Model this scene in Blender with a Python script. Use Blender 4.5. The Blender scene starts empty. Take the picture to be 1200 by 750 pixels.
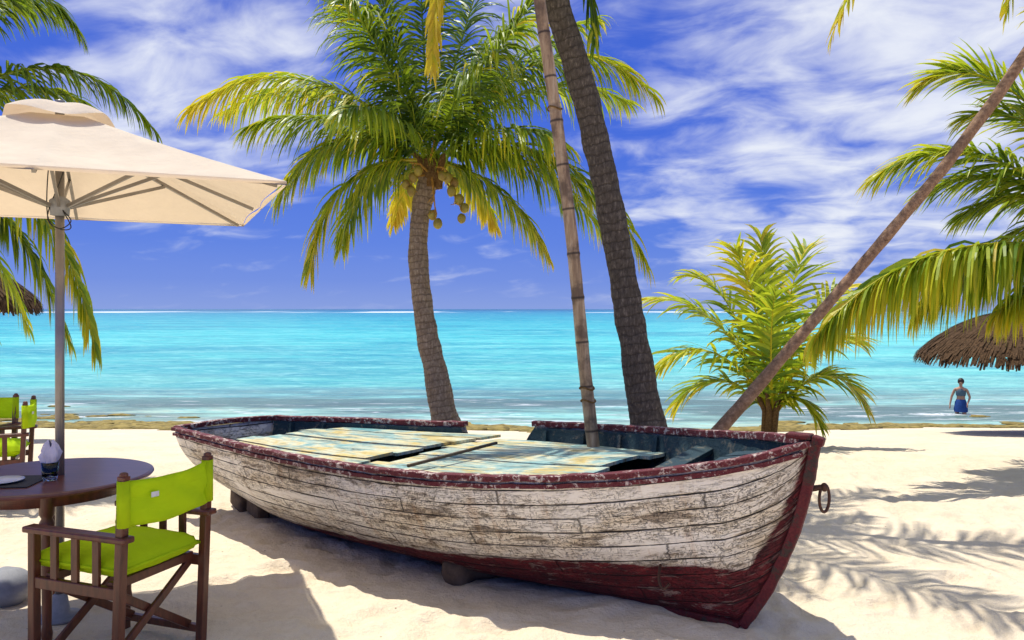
import bpy, bmesh, math, random
from mathutils import Vector, Matrix, noise, Quaternion
from collections import defaultdict
R=math.radians; random.seed(11)
F=933.0; HC=1.6
V=Vector
scene=bpy.context.scene
C=scene.collection
def at(px,py,Y): return V(((px-600)*Y/F, Y, HC-(py-362)*Y/F))
def atz(px,py,z):
    Y=(HC-z)*F/(py-362); return V(((px-600)*Y/F,Y,z))
def lerp(a,b,t): return a+(b-a)*t
def sm(t): t=max(0,min(1,t)); return t*t*(3-2*t)
# ---------------------------------------------------------------- materials
class T:
    def __init__(s,tree): s.t=tree; tree.nodes.clear()
    def n(s,typ,ins=None,**props):
        nd=s.t.nodes.new(typ)
        for k,v in props.items(): setattr(nd,k,v)
        for k,v in (ins or {}).items():
            if isinstance(v,bpy.types.NodeSocket): s.t.links.new(v,nd.inputs[k])
            else: nd.inputs[k].default_value=v
        return nd
    def math(s,op,a,b=0.0,c=None,clamp=False):
        nd=s.n('ShaderNodeMath',{0:a,1:b},operation=op,use_clamp=clamp)
        return nd.outputs[0]
    def mix(s,f,a,b,blend='MIX'):
        def c(x): return x if isinstance(x,bpy.types.NodeSocket) else (tuple(x)+(1,))[:4]
        return s.n('ShaderNodeMix',{0:f,6:c(a),7:c(b)},data_type='RGBA',blend_type=blend).outputs[2]
    def ramp(s,f,pts,interp='LINEAR'):
        nd=s.n('ShaderNodeValToRGB',{0:f}); cr=nd.color_ramp; cr.interpolation=interp
        while len(cr.elements)<len(pts): cr.elements.new(0.5)
        for e,(p,c) in zip(cr.elements,pts):
            e.position=p; e.color=(tuple(c)+(1,))[:4] if not isinstance(c,(int,float)) else (c,c,c,1)
        return nd.outputs[0]
    def mr(s,v,a,b,c=0.0,d=1.0,smooth=False):
        return s.n('ShaderNodeMapRange',{0:v,1:a,2:b,3:c,4:d},interpolation_type='SMOOTHSTEP' if smooth else 'LINEAR').outputs[0]
    def noise(s,vec,scale,detail=4,rough=.55,dist=0.0):
        return s.n('ShaderNodeTexNoise',{'Vector':vec,'Scale':scale,'Detail':detail,'Roughness':rough,'Distortion':dist}).outputs[0]
    def scale(s,vec,sc,rot=(0,0,0),loc=(0,0,0)):
        return s.n('ShaderNodeMapping',{'Vector':vec,'Scale':sc,'Rotation':rot,'Location':loc}).outputs[0]
    def attr(s,name): return s.n('ShaderNodeAttribute',attribute_name=name).outputs['Fac']
    def pos(s): return s.n('ShaderNodeNewGeometry').outputs['Position']
    def obj(s): return s.n('ShaderNodeTexCoord').outputs['Object']
    def uv(s): return s.n('ShaderNodeTexCoord').outputs['UV']
    def bump(s,h,strength=.5,dist=.02,nrm=None):
        i={'Height':h,'Strength':strength,'Distance':dist}
        if nrm is not None: i['Normal']=nrm
        return s.n('ShaderNodeBump',i).outputs[0]
    def pbr(s,col,rough=.6,spec=.4,normal=None,metal=0.0,**kw):
        i={'Base Color':col if isinstance(col,bpy.types.NodeSocket) else (tuple(col)+(1,))[:4],'Roughness':rough,'Specular IOR Level':spec,'Metallic':metal}
        if normal is not None: i['Normal']=normal
        i.update(kw)
        return s.n('ShaderNodeBsdfPrincipled',i).outputs[0]
    def out(s,sh): s.n('ShaderNodeOutputMaterial',{0:sh})
def M(name,fn):
    m=bpy.data.materials.new(name); m.use_nodes=True; t=T(m.node_tree); t.out(fn(t)); return m

def f_sand(t):
    p=t.pos(); sx=t.n('ShaderNodeSeparateXYZ',{0:p}); y=sx.outputs[1]; z=sx.outputs[2]
    n1=t.noise(p,1.3,5,.6); n2=t.noise(p,14,5,.7); n3=t.noise(p,180,3,.7)
    c=t.ramp(n1,[(.3,(.64,.525,.37)),(.7,(.77,.66,.49))])
    c=t.mix(t.mr(n2,.35,.75,0,.5),c,(.84,.74,.585))
    c=t.mix(t.mr(n3,.52,.8,0,.5),c,(.38,.28,.18))
    vo=t.n('ShaderNodeTexVoronoi',{'Vector':p,'Scale':9.0,'Randomness':1.0}).outputs['Distance']
    sp=t.math('MULTIPLY',t.mr(vo,.035,.07,1,0),t.mr(n1,.42,.55,0,1))
    c=t.mix(t.math('MULTIPLY',sp,.8),c,(.14,.09,.045))
    wet=t.mr(t.math('ADD',z,t.math('MULTIPLY',n1,.25)),-1.42,-1.2,1,0,True)
    c=t.mix(wet,c,(.36,.30,.18))
    b=t.bump(n1,.3,.08); b=t.bump(n2,.8,.032,b); b=t.bump(n3,.35,.004,b)
    return t.pbr(c,.9,.15,b)
m_sand=M('sand',f_sand)
def f_water(t):
    p=t.pos(); s=t.n('ShaderNodeSeparateXYZ',{0:p}); y=s.outputs[1]; x=s.outputs[0]
    nb=t.noise(t.scale(p,(.05,.25,1)),1,4,.6)
    yy=t.math('MULTIPLY',y,t.mr(nb,.3,.7,.86,1.16))
    lg=t.math('LOGARITHM',yy,10.0); f=t.mr(lg,1.3,3.3)
    def sr(r,g,b): return tuple((c/255)**2.2 for c in (r,g,b))
    c=t.ramp(f,[(0,sr(185,198,172)),(.04,sr(150,188,175)),(.09,sr(112,160,162)),(.14,sr(105,190,184)),(.22,sr(100,204,198)),(.38,sr(74,190,194)),(.58,sr(40,156,178)),(.8,sr(16,110,156)),(.93,sr(4,62,130)),(1,sr(3,38,105))])
    pn=t.noise(t.scale(p,(.02,.06,1)),1,5,.6)
    c=t.mix(t.mr(pn,.48,.62,0,.55),c,sr(20,112,150))
    pm=t.noise(t.scale(p,(.13,.30,1),loc=(7,3,0)),1,6,.7,.5)
    c=t.mix(t.mr(pm,.50,.62,0,.5),c,sr(30,138,160))
    c=t.mix(t.mr(pm,.36,.47,.45,0),c,sr(150,226,214))
    w1=t.noise(t.scale(p,(.7,1.9,1)),1,5,.75,.4)
    w3=t.noise(t.scale(p,(1.5,3.6,1)),1,4,.75,.3)
    c=t.mix(t.mr(w1,.51,.65,0,.6),c,sr(165,228,220))
    c=t.mix(t.mr(w3,.50,.66,0,.55),c,sr(40,130,148))
    reef=t.noise(t.scale(p,(.10,.5,1)),1,5,.65,.3)
    near=t.math('MULTIPLY',t.mr(y,22.0,23.2,0,1,True),t.mr(y,27,33,1,0,True))
    c=t.mix(t.math('MULTIPLY',t.math('MULTIPLY',near,t.mr(reef,.38,.52)),.8),c,sr(84,100,98))
    fo=t.noise(t.scale(p,(.35,2.2,1)),1,6,.7,.5)
    nf=t.math('MULTIPLY',t.mr(y,19,21,0,1),t.mr(y,23,34,1,.0,True))
    foam=t.math('MULTIPLY',nf,t.mr(fo,.57,.64))
    # churned foam beside the wader
    ds=t.n('ShaderNodeVectorMath',{0:t.scale(p,(.9,2.4,0)),1:(12.95*.9,24.2*2.4,0)},operation='DISTANCE').outputs['Value']
    kick=t.math('MULTIPLY',t.mr(ds,.35,1.0,1,0),t.mr(t.noise(p,4,4,.7),.40,.5))
    foam=t.math('MAXIMUM',foam,kick)
    sn=t.noise(t.scale(p,(.011,.002,1)),1,4,.6)
    far=t.math('MULTIPLY',t.mr(y,640,700,0,1),t.mr(y,950,1050,1,0))
    foam=t.math('MAXIMUM',foam,t.math('MULTIPLY',far,t.mr(sn,.46,.54)))
    c=t.mix(foam,c,(.8,.83,.84))
    h=t.math('ADD',t.noise(t.scale(p,(1.2,3.5,1)),1,5,.65),t.math('MULTIPLY',pm,1.5))
    b=t.bump(h,.6,.25)
    return t.pbr(c,.3,.10,b)
m_water=M('sea_water',f_water)
def f_hull(t):
    uv=t.uv(); s=t.n('ShaderNodeSeparateXYZ',{0:uv}); u=s.outputs[0]; v=s.outputs[1]
    wob=t.noise(t.scale(uv,(1.2,2,1)),1,2)
    vv=t.math('ADD',t.math('MULTIPLY',v,11.0),t.math('MULTIPLY',wob,.5))
    fr=t.math('FRACT',vv)
    edge=t.math('MINIMUM',fr,t.math('SUBTRACT',1.0,fr))
    thick=t.mr(t.noise(t.scale(uv,(2.4,11,1)),1,5,.75),.36,.68,.001,.10)
    seam=t.math('SUBTRACT',1.0,t.math('DIVIDE',edge,thick),clamp=True)
    seam=t.math('MULTIPLY',seam,1.6,clamp=True)
    row=t.math('FLOOR',vv)
    uo=t.math('FRACT',t.math('ADD',t.math('MULTIPLY',u,.62),t.math('MULTIPLY',row,.377)))
    ju=t.math('ADD',uo,t.math('MULTIPLY',t.noise(t.scale(uv,(6,80,1)),1,3),.02))
    joint=t.mr(t.math('ABSOLUTE',t.math('SUBTRACT',ju,.5)),.0012,.004,1,0)
    seam=t.math('MAXIMUM',seam,t.math('MULTIPLY',joint,.7))
    st=t.noise(t.scale(uv,(5,20,1)),1,8,.75,.5)
    st2=t.noise(t.scale(uv,(1.6,4.5,1),loc=(4,2,0)),1,6,.65,.6)
    fine=t.noise(t.scale(uv,(34,80,1)),1,6,.78)
    paint=t.ramp(st2,[(.3,(.90,.87,.78)),(.48,(.86,.81,.69)),(.60,(.77,.68,.51)),(.72,(.56,.43,.27))])
    paint=t.mix(t.mr(fine,.55,.72,0,.5),paint,(.48,.39,.28))
    pk=t.math('ADD',t.math('MULTIPLY',st,.65),t.math('MULTIPLY',st2,.35))
    peel=t.mr(pk,.560,.575)
    peel=t.math('MULTIPLY',peel,t.mr(edge,0,.34,1,.75))
    wood=t.ramp(fine,[(.35,(.11,.085,.065)),(.65,(.32,.25,.18))])
    c=t.mix(t.math('MULTIPLY',peel,.88),paint,wood)
    rim_=t.math('MULTIPLY',t.mr(pk,.53,.56),t.math('SUBTRACT',1.0,peel))
    c=t.mix(t.math('MULTIPLY',rim_,.35),c,(.56,.42,.26))
    cn=t.noise(t.scale(uv,(6,40,1),loc=(9,1,0)),1,5,.6,1.2)
    crack=t.mr(t.math('ABSOLUTE',t.math('SUBTRACT',cn,.5)),.003,.014,1,0)
    crack=t.math('MULTIPLY',crack,t.mr(st2,.36,.50))
    cn2=t.noise(t.scale(uv,(30,16,1),loc=(2,5,0)),1,4,.6,1.0)
    crack2=t.math('MULTIPLY',t.mr(t.math('ABSOLUTE',t.math('SUBTRACT',cn2,.5)),.003,.014,1,0),t.mr(st2,.38,.50))
    crack=t.math('MAXIMUM',crack,crack2)
    c=t.mix(t.math('MULTIPLY',crack,.75),c,(.08,.062,.05))
    rr=t.noise(t.scale(uv,(11,1.8,1)),1,5,.65)
    c=t.mix(t.mr(rr,.56,.72,0,.5),c,(.46,.26,.11))
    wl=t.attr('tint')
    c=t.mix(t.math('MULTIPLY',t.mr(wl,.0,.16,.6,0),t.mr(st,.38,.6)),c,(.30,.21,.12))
    c=t.mix(seam,c,(.032,.025,.02))
    red=t.ramp(t.noise(t.scale(uv,(4,14,1)),1,7,.75,.3),[(.3,(.028,.008,.010)),(.5,(.12,.011,.016)),(.7,(.24,.03,.03))])
    red=t.mix(t.mr(fine,.49,.62,0,.8),red,(.028,.02,.02))
    red=t.mix(t.mr(st,.56,.60,0,.75),red,(.34,.24,.19))
    red=t.mix(t.math('MULTIPLY',seam,.8),red,(.008,.007,.007))
    wn=t.math('ADD',wl,t.math('MULTIPLY',t.math('SUBTRACT',st,.5),.11))
    c=t.mix(t.mr(wn,-.008,.008,1,0),c,red)
    h=t.math('SUBTRACT',t.math('MULTIPLY',fr,-.3),t.math('MULTIPLY',seam,1.0))
    h=t.math('SUBTRACT',h,t.math('MULTIPLY',peel,.35))
    h=t.math('SUBTRACT',h,t.math('MULTIPLY',crack,.5))
    h=t.math('ADD',h,t.math('MULTIPLY',fine,.3))
    b=t.bump(h,1.0,.012)
    return t.pbr(c,.65,.25,b)
m_hull=M('weathered_hull_paint',f_hull)
def worn(name,base,wear,under,sc=8,th=(.5,.62),rough=.6,stretch=(1,1,1)):
    def f(t):
        p=t.scale(t.obj(),stretch); n=t.noise(p,sc,7,.75,.4); n2=t.noise(p,sc*5,5,.7)
        c=t.mix(t.mr(n2,.4,.7,0,.6),base,wear)
        c=t.mix(t.mr(n,th[0],th[1]),c,under)
        return t.pbr(c,rough,.3,t.bump(t.math('ADD',n,n2),.8,.01))
    return M(name,f)
m_rail=worn('worn_red_rail',(.10,.009,.018),(.26,.07,.065),(.60,.50,.44),20,(.535,.58))
m_stem=worn('dark_red_stem',(.09,.009,.014),(.19,.03,.03),(.045,.032,.026),14,(.50,.60))
m_inner=worn('dark_blue_inner',(.012,.036,.05),(.03,.075,.09),(.15,.14,.11),12,(.54,.62))
def f_deck(t):
    p=t.obj(); ps=t.scale(p,(1,1,1),rot=(0,0,R(37)))
    n=t.noise(t.scale(ps,(2.2,9,1)),1,7,.75,.5); n2=t.noise(t.scale(ps,(7,60,1)),1,6,.7); n3=t.noise(p,2.3,5,.65,.8)
    c=t.ramp(n3,[(.34,(.10,.30,.34)),(.42,(.34,.48,.44)),(.49,(.62,.60,.42)),(.58,(.58,.46,.17)),(.70,(.28,.24,.13))])
    c=t.mix(t.mr(n,.49,.58,0,.85),c,(.18,.36,.37))
    c=t.mix(t.mr(n,.58,.64,0,.9),c,(.08,.09,.08))
    c=t.mix(t.mr(n2,.48,.68,0,.75),c,(.20,.14,.07))
    return t.pbr(c,.65,.25,t.bump(n2,.6,.006))
m_deck=M('flaking_deck_paint',f_deck)
def f_bark(dark):
    def f(t):
        l=t.attr('tint'); p=t.obj(); n=t.noise(p,7,6,.7); n2=t.noise(t.scale(p,(1,1,.35)),40,5,.7)
        fr=t.math('FRACT',t.math('ADD',t.math('MULTIPLY',l,11.0 if dark else 13.0),t.math('MULTIPLY',n,1.6)))
        ring=t.math('MULTIPLY',t.mr(t.math('ABSOLUTE',t.math('SUBTRACT',fr,.5)),.36,.5,0,1,True),t.mr(n2,.3,.6,.2,1))
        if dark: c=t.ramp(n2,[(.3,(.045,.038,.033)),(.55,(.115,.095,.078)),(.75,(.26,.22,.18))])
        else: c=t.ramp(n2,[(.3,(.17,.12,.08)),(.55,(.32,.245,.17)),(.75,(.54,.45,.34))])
        c=t.mix(t.mr(n,.5,.75,0,.5),c,(.07,.055,.04) if dark else (.22,.15,.09))
        c=t.mix(t.math('MULTIPLY',ring,.55 if dark else .5),c,(.028,.022,.018) if dark else (.08,.055,.035))
        return t.pbr(c,.85,.15,t.bump(t.math('ADD',t.math('MULTIPLY',ring,-1.0),n2),.6,.018))
    return f
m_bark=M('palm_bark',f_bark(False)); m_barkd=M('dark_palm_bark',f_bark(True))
def f_bamboo(t):
    l=t.attr('tint'); p=t.obj()
    n=t.noise(t.scale(p,(1,1,.12)),22,6,.7); n2=t.noise(p,6,5,.6)
    c=t.ramp(n,[(.3,(.14,.085,.05)),(.5,(.38,.26,.15)),(.72,(.60,.47,.32))])
    c=t.mix(t.mr(n2,.48,.62,0,.75),c,(.09,.058,.038))
    fr=t.math('FRACT',t.math('MULTIPLY',l,1/.31))
    c=t.mix(t.mr(t.math('ABSOLUTE',t.math('SUBTRACT',fr,.5)),.46,.49,0,.85),c,(.03,.02,.015))
    return t.pbr(c,.55,.35,t.bump(n,.4,.006))
m_bamboo=M('old_bamboo',f_bamboo)
def f_lean(t):
    p=t.obj(); l=t.attr('tint'); n=t.noise(p,30,6,.7); n2=t.noise(p,5,4,.6)
    c=t.ramp(n,[(.3,(.14,.08,.045)),(.55,(.32,.195,.115)),(.75,(.50,.34,.21))])
    c=t.mix(t.mr(n2,.5,.7,0,.6),c,(.13,.08,.05))
    return t.pbr(c,.75,.2,t.bump(n,.8,.01))
m_lean=M('smooth_brown_trunk',f_lean)
def f_leaf(t):
    a=t.attr('tint')
    c=t.ramp(a,[(0,(.010,.036,.006)),(.28,(.035,.10,.010)),(.50,(.14,.27,.018)),(.70,(.46,.53,.03)),(.90,(.82,.64,.04)),(1,(.42,.25,.07))])
    d=t.pbr(c,.42,.4)
    tr=t.n('ShaderNodeBsdfTranslucent',{0:t.mix(.28,c,(.70,.74,.02))}).outputs[0]
    return t.n('ShaderNodeMixShader',{0:.45,1:d,2:tr}).outputs[0]
m_leaf=M('palm_leaf',f_leaf)
def simple(name,col,col2=None,rough=.6,spec=.4,metal=0,sc=20,bump=.2,stretch=(1,1,1)):
    def f(t):
        n=t.noise(t.scale(t.obj(),stretch),sc,5,.65)
        c=t.mix(t.mr(n,.35,.7),col,col2 or tuple(x*.6 for x in col))
        return t.pbr(c,rough,spec,t.bump(n,bump,.005),metal)
    return M(name,f)
m_wood=simple('dark_stained_wood',(.15,.042,.020),(.055,.016,.009),.36,.5,stretch=(1,1,.2),sc=35)
m_table=simple('table_wood',(.18,.065,.045),(.09,.028,.02),.28,.5,stretch=(.15,1,1),sc=40,bump=.05)
def f_cloth(col,tr,tf):
    def f(t):
        n=t.noise(t.obj(),7,4,.6); w=t.noise(t.obj(),260,2,.6)
        cz=t.noise(t.scale(t.obj(),(9,3,22)),1,4,.6,.8)
        c=t.mix(t.mr(n,.3,.7),col,tuple(x*.88 for x in col))
        d=t.pbr(c,.85,.15,t.bump(t.math('ADD',t.math('ADD',n,cz),t.math('MULTIPLY',w,.15)),.5,.014))
        return t.n('ShaderNodeMixShader',{0:tf,1:d,2:t.n('ShaderNodeBsdfTranslucent',{0:tuple(tr)+(1,)}).outputs[0]}).outputs[0]
    return f
m_lime=M('lime_canvas',f_cloth((.62,.84,.014),(.80,.97,.03),.35))
m_canvas=M('cream_parasol_canvas',f_cloth((.82,.74,.62),(.74,.55,.36),.32))
m_white=simple('white_tag',(.8,.8,.78),None,.6)
m_metal=simple('grey_metal_pole',(.30,.28,.26),(.24,.22,.20),.35,.5,.6,sc=8,bump=.05)
m_iron=simple('rusty_iron',(.05,.03,.022),(.12,.05,.03),.7,.4,.4,sc=40,bump=.6)
m_plastic=simple('grey_base',(.30,.31,.33),(.22,.23,.25),.6,.3)
m_thatch=simple('dry_thatch',(.12,.07,.036),(.03,.02,.012),.9,.1,sc=30,bump=.8,stretch=(1,1,.3))
m_black=simple('black_woven',(.02,.02,.022),(.06,.06,.06),.7,.3,sc=160,bump=.6)
m_plate=simple('white_china',(.8,.8,.8),(.76,.76,.77),.15,.5,bump=0)
m_napkin=simple('lilac_napkin',(.70,.68,.80),(.6,.58,.72),.8,.2)
m_stone=simple('brown_stone',(.16,.11,.07),(.07,.048,.034),.85,.2,sc=9,bump=1)
m_weed=simple('brown_seaweed',(.34,.26,.08),(.10,.08,.025),.8,.2,sc=5,bump=1)
m_coco=simple('coconut_husk',(.40,.34,.05),(.22,.13,.03),.5,.4,sc=6)
m_fibre=simple('palm_fibre',(.24,.14,.055),(.09,.05,.02),.9,.1,sc=40,bump=1)
m_orange=simple('dry_flower_stalk',(.60,.32,.06),(.30,.16,.04),.8,.2,sc=30)
m_skin=simple('skin',(.50,.28,.18),(.42,.22,.14),.5,.4,bump=.05)
m_hair=simple('dark_hair',(.02,.013,.01),(.035,.02,.012),.5,.4,stretch=(1,1,.2))
m_navy=simple('blue_swimwear',(.02,.08,.30),(.015,.05,.2),.7,.3)
m_teal=simple('teal_top',(.10,.16,.20),(.05,.10,.14),.7,.3)
def f_glass(t): return t.pbr((.9,.95,.95),.02,.5,None,0,**{'Transmission Weight':1.0,'IOR':1.45})
m_glass=M('clear_glass',f_glass)
# ---------------------------------------------------------------- mesh builder
class MB:
    def __init__(s): s.v=[];s.f=[];s.t=[];s.uv=[]
    def add(s,vs,fs,tint=0.0,uv=None):
        b=len(s.v); s.v+=[V(v) for v in vs]; s.f+=[tuple(i+b for i in f) for f in fs]
        s.t+= tint if isinstance(tint,list) else [tint]*len(vs)
        s.uv+= uv if uv else [(0,0)]*len(vs); return s
    def tube(s,path,radii,n=8,tint=None,caps=True,jit=0):
        path=[V(p) for p in path]
        if not isinstance(radii,(list,tuple)): radii=[radii]*len(path)
        vs=[];ts=[];prev=None;L=0
        for i,p in enumerate(path):
            a=path[max(i-1,0)];b=path[min(i+1,len(path)-1)];t=(b-a).normalized()
            if prev is None:
                up=V((0,0,1)) if abs(t.z)<.9 else V((1,0,0)); x=t.cross(up).normalized()
            else: x=(prev-t*prev.dot(t)).normalized()
            prev=x;y=t.cross(x)
            if i: L+=(p-path[i-1]).length
            for k in range(n):
                an=2*math.pi*k/n; rr=radii[i]*(1+(jit*noise.noise(V((math.cos(an)*1.5,math.sin(an)*1.5,L*6))) if jit else 0))
                vs.append(p+x*math.cos(an)*rr+y*math.sin(an)*rr); ts.append(L if tint is None else tint)
        fs=[(i*n+k,i*n+(k+1)%n,(i+1)*n+(k+1)%n,(i+1)*n+k) for i in range(len(path)-1) for k in range(n)]
        if caps: fs+=[tuple(range(n))[::-1],tuple((len(path)-1)*n+k for k in range(n))]
        return s.add(vs,fs,ts)
    def box(s,c,sz,rot=None):
        c=V(c); h=[x/2 for x in sz]; rot=rot or Matrix.Identity(3)
        vs=[c+rot@V((x*h[0],y*h[1],z*h[2])) for x in(-1,1) for y in(-1,1) for z in(-1,1)]
        return s.add(vs,[(0,1,3,2),(4,6,7,5),(0,4,5,1),(2,3,7,6),(0,2,6,4),(1,5,7,3)])
    def bar(s,a,b,w,h,up=(0,0,1)):
        a=V(a);b=V(b);z=(b-a);L=z.length;z.normalize();up=V(up)
        if abs(z.dot(up))>.95: up=V((0,1,0))
        x=up.cross(z).normalized();y=z.cross(x)
        return s.box((a+b)/2,(w,h,L),Matrix((x,y,z)).transposed())
    def sweep(s,path,w,h,up=V((0,0,1)),jit=0):
        vs=[];n=4
        for i,p in enumerate(path):
            a=path[max(i-1,0)];b=path[min(i+1,len(path)-1)];t=(b-a).normalized();x=t.cross(up).normalized();y=x.cross(t)
            ww=w*(1+jit*random.uniform(-1,1));hh=h*(1+jit*random.uniform(-1,1))
            for sx,sy in((-1,-1),(1,-1),(1,1),(-1,1)): vs.append(p+x*sx*ww/2+y*sy*hh/2)
        fs=[(i*4+k,i*4+(k+1)%4,(i+1)*4+(k+1)%4,(i+1)*4+k) for i in range(len(path)-1) for k in range(4)]
        m=(len(path)-1)*4; fs+=[(3,2,1,0),(m,m+1,m+2,m+3)]
        return s.add(vs,fs)
    def lathe(s,prof,c=(0,0,0),n=24,tint=0.0):
        c=V(c); vs=[c+V((r*math.cos(2*math.pi*k/n),r*math.sin(2*math.pi*k/n),z)) for r,z in prof for k in range(n)]
        fs=[(i*n+k,i*n+(k+1)%n,(i+1)*n+(k+1)%n,(i+1)*n+k) for i in range(len(prof)-1) for k in range(n)]
        return s.add(vs,fs,tint)
    def ell(s,c,r,seg=12,rings=8,nz=0,ns=2.0,rot=None):
        c=V(c);vs=[];
        for i in range(rings+1):
            ph=math.pi*i/rings
            for k in range(seg):
                th=2*math.pi*k/seg; d=V((math.sin(ph)*math.cos(th),math.sin(ph)*math.sin(th),math.cos(ph)))
                m=1+nz*noise.noise(d*ns+c*7); q=V((d.x*r[0]*m,d.y*r[1]*m,d.z*r[2]*m))
                if rot: q=rot@q
                vs.append(c+q)
        fs=[(i*seg+k,(i+1)*seg+k,(i+1)*seg+(k+1)%seg,i*seg+(k+1)%seg) for i in range(rings) for k in range(seg)]
        return s.add(vs,fs)
    def build(s,name,mat,parent=None,org=None,smooth=False,bevel=0):
        o_=V(org) if org is not None else V((0,0,0))
        me=bpy.data.meshes.new(name); me.from_pydata([v-o_ for v in s.v],[],s.f)
        a=me.attributes.new('tint','FLOAT','POINT'); a.data.foreach_set('value',s.t)
        if any(u!=(0,0) for u in s.uv[:50]) or (len(s.uv)>60 and s.uv[55]!=(0,0)):
            ul=me.uv_layers.new(name='UVMap'); idx=[0]*len(me.loops); me.loops.foreach_get('vertex_index',idx)
            fl=[]; [fl.extend(s.uv[i]) for i in idx]; ul.data.foreach_set('uv',fl)
        if smooth: me.polygons.foreach_set('use_smooth',[True]*len(me.polygons))
        me.materials.append(mat); o=bpy.data.objects.new(name,me); C.objects.link(o)
        if parent: o.parent=parent
        if bevel:
            b=o.modifiers.new('bevel','BEVEL'); b.width=bevel; b.segments=2; b.limit_method='ANGLE'
        return o
def tag(o,label,cat,group=None):
    o['label']=label;o['category']=cat
    if group:o['group']=group
    return o
def thing(name,loc,label,cat,group=None,rz=0):
    o=bpy.data.objects.new(name,None);C.objects.link(o);o.location=loc;o.rotation_euler=(0,0,rz)
    return tag(o,label,cat,group)
def single(mb,name,mat,org,label,cat,group=None,smooth=False,bevel=0):
    o=mb.build(name,mat,None,org,smooth,bevel);o.location=org;return tag(o,label,cat,group)
def copy_tree(o,parent=None):
    c=o.copy();C.objects.link(c);c.parent=parent
    for ch in list(o.children): copy_tree(ch,c)
    return c
def cr(pts,n):
    pts=[V(p) for p in pts];P=[pts[0]*2-pts[1]]+pts+[pts[-1]*2-pts[-2]];out=[];m=len(pts)-1
    for k in range(n+1):
        t=k/n*m;i=min(int(t),m-1);u=t-i;a,b,c,d=P[i],P[i+1],P[i+2],P[i+3]
        out.append(.5*((2*b)+(c-a)*u+(2*a-5*b+4*c-d)*u*u+(3*b-a-3*c+d)*u**3))
    return out
# ---------------------------------------------------------------- ground
def gbase(y):
    if y<8: return 0.0
    t=(y-8)/13.6
    if t<1: return -1.6*t**1.15
    return max(-1.6-(y-21.6)*.2,-6)
FEET=[]
rf=random.Random(5)
for _ in range(640):
    FEET.append((rf.uniform(-5,9),2.5+rf.random()**1.3*9,rf.random()*6.28,rf.uniform(.8,1.2)))
FG=defaultdict(list)
for f_ in FEET:
    for i in(-1,0,1):
        for j in(-1,0,1): FG[(int(f_[0]//.5)+i,int(f_[1]//.5)+j)].append(f_)
def gz(x,y,full=True):
    z=gbase(y+.5*math.sin(x*.17+1)+.3*math.sin(x*.5)) if y>10 else gbase(y)
    if abs(x)<60 and -10<y<40:
        k=1 if y<14 else max(.25,1-(y-14)/7)
        z+=k*.032*noise.noise(V((x*.9,y*.9,0)))
        if y<13:
            z+=.020*noise.noise(V((x*3.1,y*3.1,3)))
            a=noise.noise(V((x*6.5,y*6.5,9))); z-=.024*max(0,a-.10)
            z+=.010*noise.noise(V((x*14,y*14,5)))
            for (fx,fy,fa,fs_) in FG.get((int(x//.5),int(y//.5)),()):
                dx=x-fx;dy=y-fy;u=(dx*math.cos(fa)+dy*math.sin(fa))/(.15*fs_);v=(-dx*math.sin(fa)+dy*math.cos(fa))/(.075*fs_);r=u*u+v*v
                if r<4: z+=.024*(-math.exp(-r*1.6)+.5*math.exp(-(math.sqrt(r)-1.25)**2*6))
    return z
def axis(segs):
    out=[]
    for a,b,n in segs:
        out+=[a+(b-a)*i/n for i in range(n)]
    out.append(segs[-1][1]);return out
xs=axis([(-9000,-800,5),(-800,-80,8),(-80,-14,12),(-14,-4.5,22),(-4.5,6,300),(6,16,44),(16,80,16),(80,800,8),(800,9000,5)])
ys=axis([(-200,-10,6),(-10,2.4,14),(2.4,7.4,150),(7.4,14,80),(14,30,50),(30,100,8),(100,9000,8)])
mb=MB();nx=len(xs)
vs=[(x,y,gz(x,y)) for y in ys for x in xs]
fs=[(j*nx+i,j*nx+i+1,(j+1)*nx+i+1,(j+1)*nx+i) for j in range(len(ys)-1) for i in range(nx-1)]
mb.add(vs,fs); o=mb.build('ground',m_sand,smooth=True);o['kind']='structure'
mb=MB();mb.add([(-9000,17,-1.6),(9000,17,-1.6),(9000,9000,-1.6),(-9000,9000,-1.6)],[(0,1,2,3)]);o=mb.build('water',m_water);o['kind']='structure'
mb=MB()
for i in range(1900):
    x=random.uniform(-17,16); lw=max(0,-x-2)/15; y=20.4-.5*math.sin(x*.17+1)-.3*math.sin(x*.5)+random.gauss(.3*lw,.75+.9*lw)
    d=noise.noise(V((x*.35,y*.8,2)))
    if d<-.12-.15*lw: continue
    s=random.uniform(.05,.2)*(1+d)
    mb.ell((x,y,max(gz(x,y),-1.61)+s*.05),(s*2.1,s,s*.30),8,5,.6,2.5)
o=mb.build('seaweed',m_weed,smooth=True);o['kind']='stuff';tag(o,'line of brown seaweed and weedy rubble along the waterline','seaweed')
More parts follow.
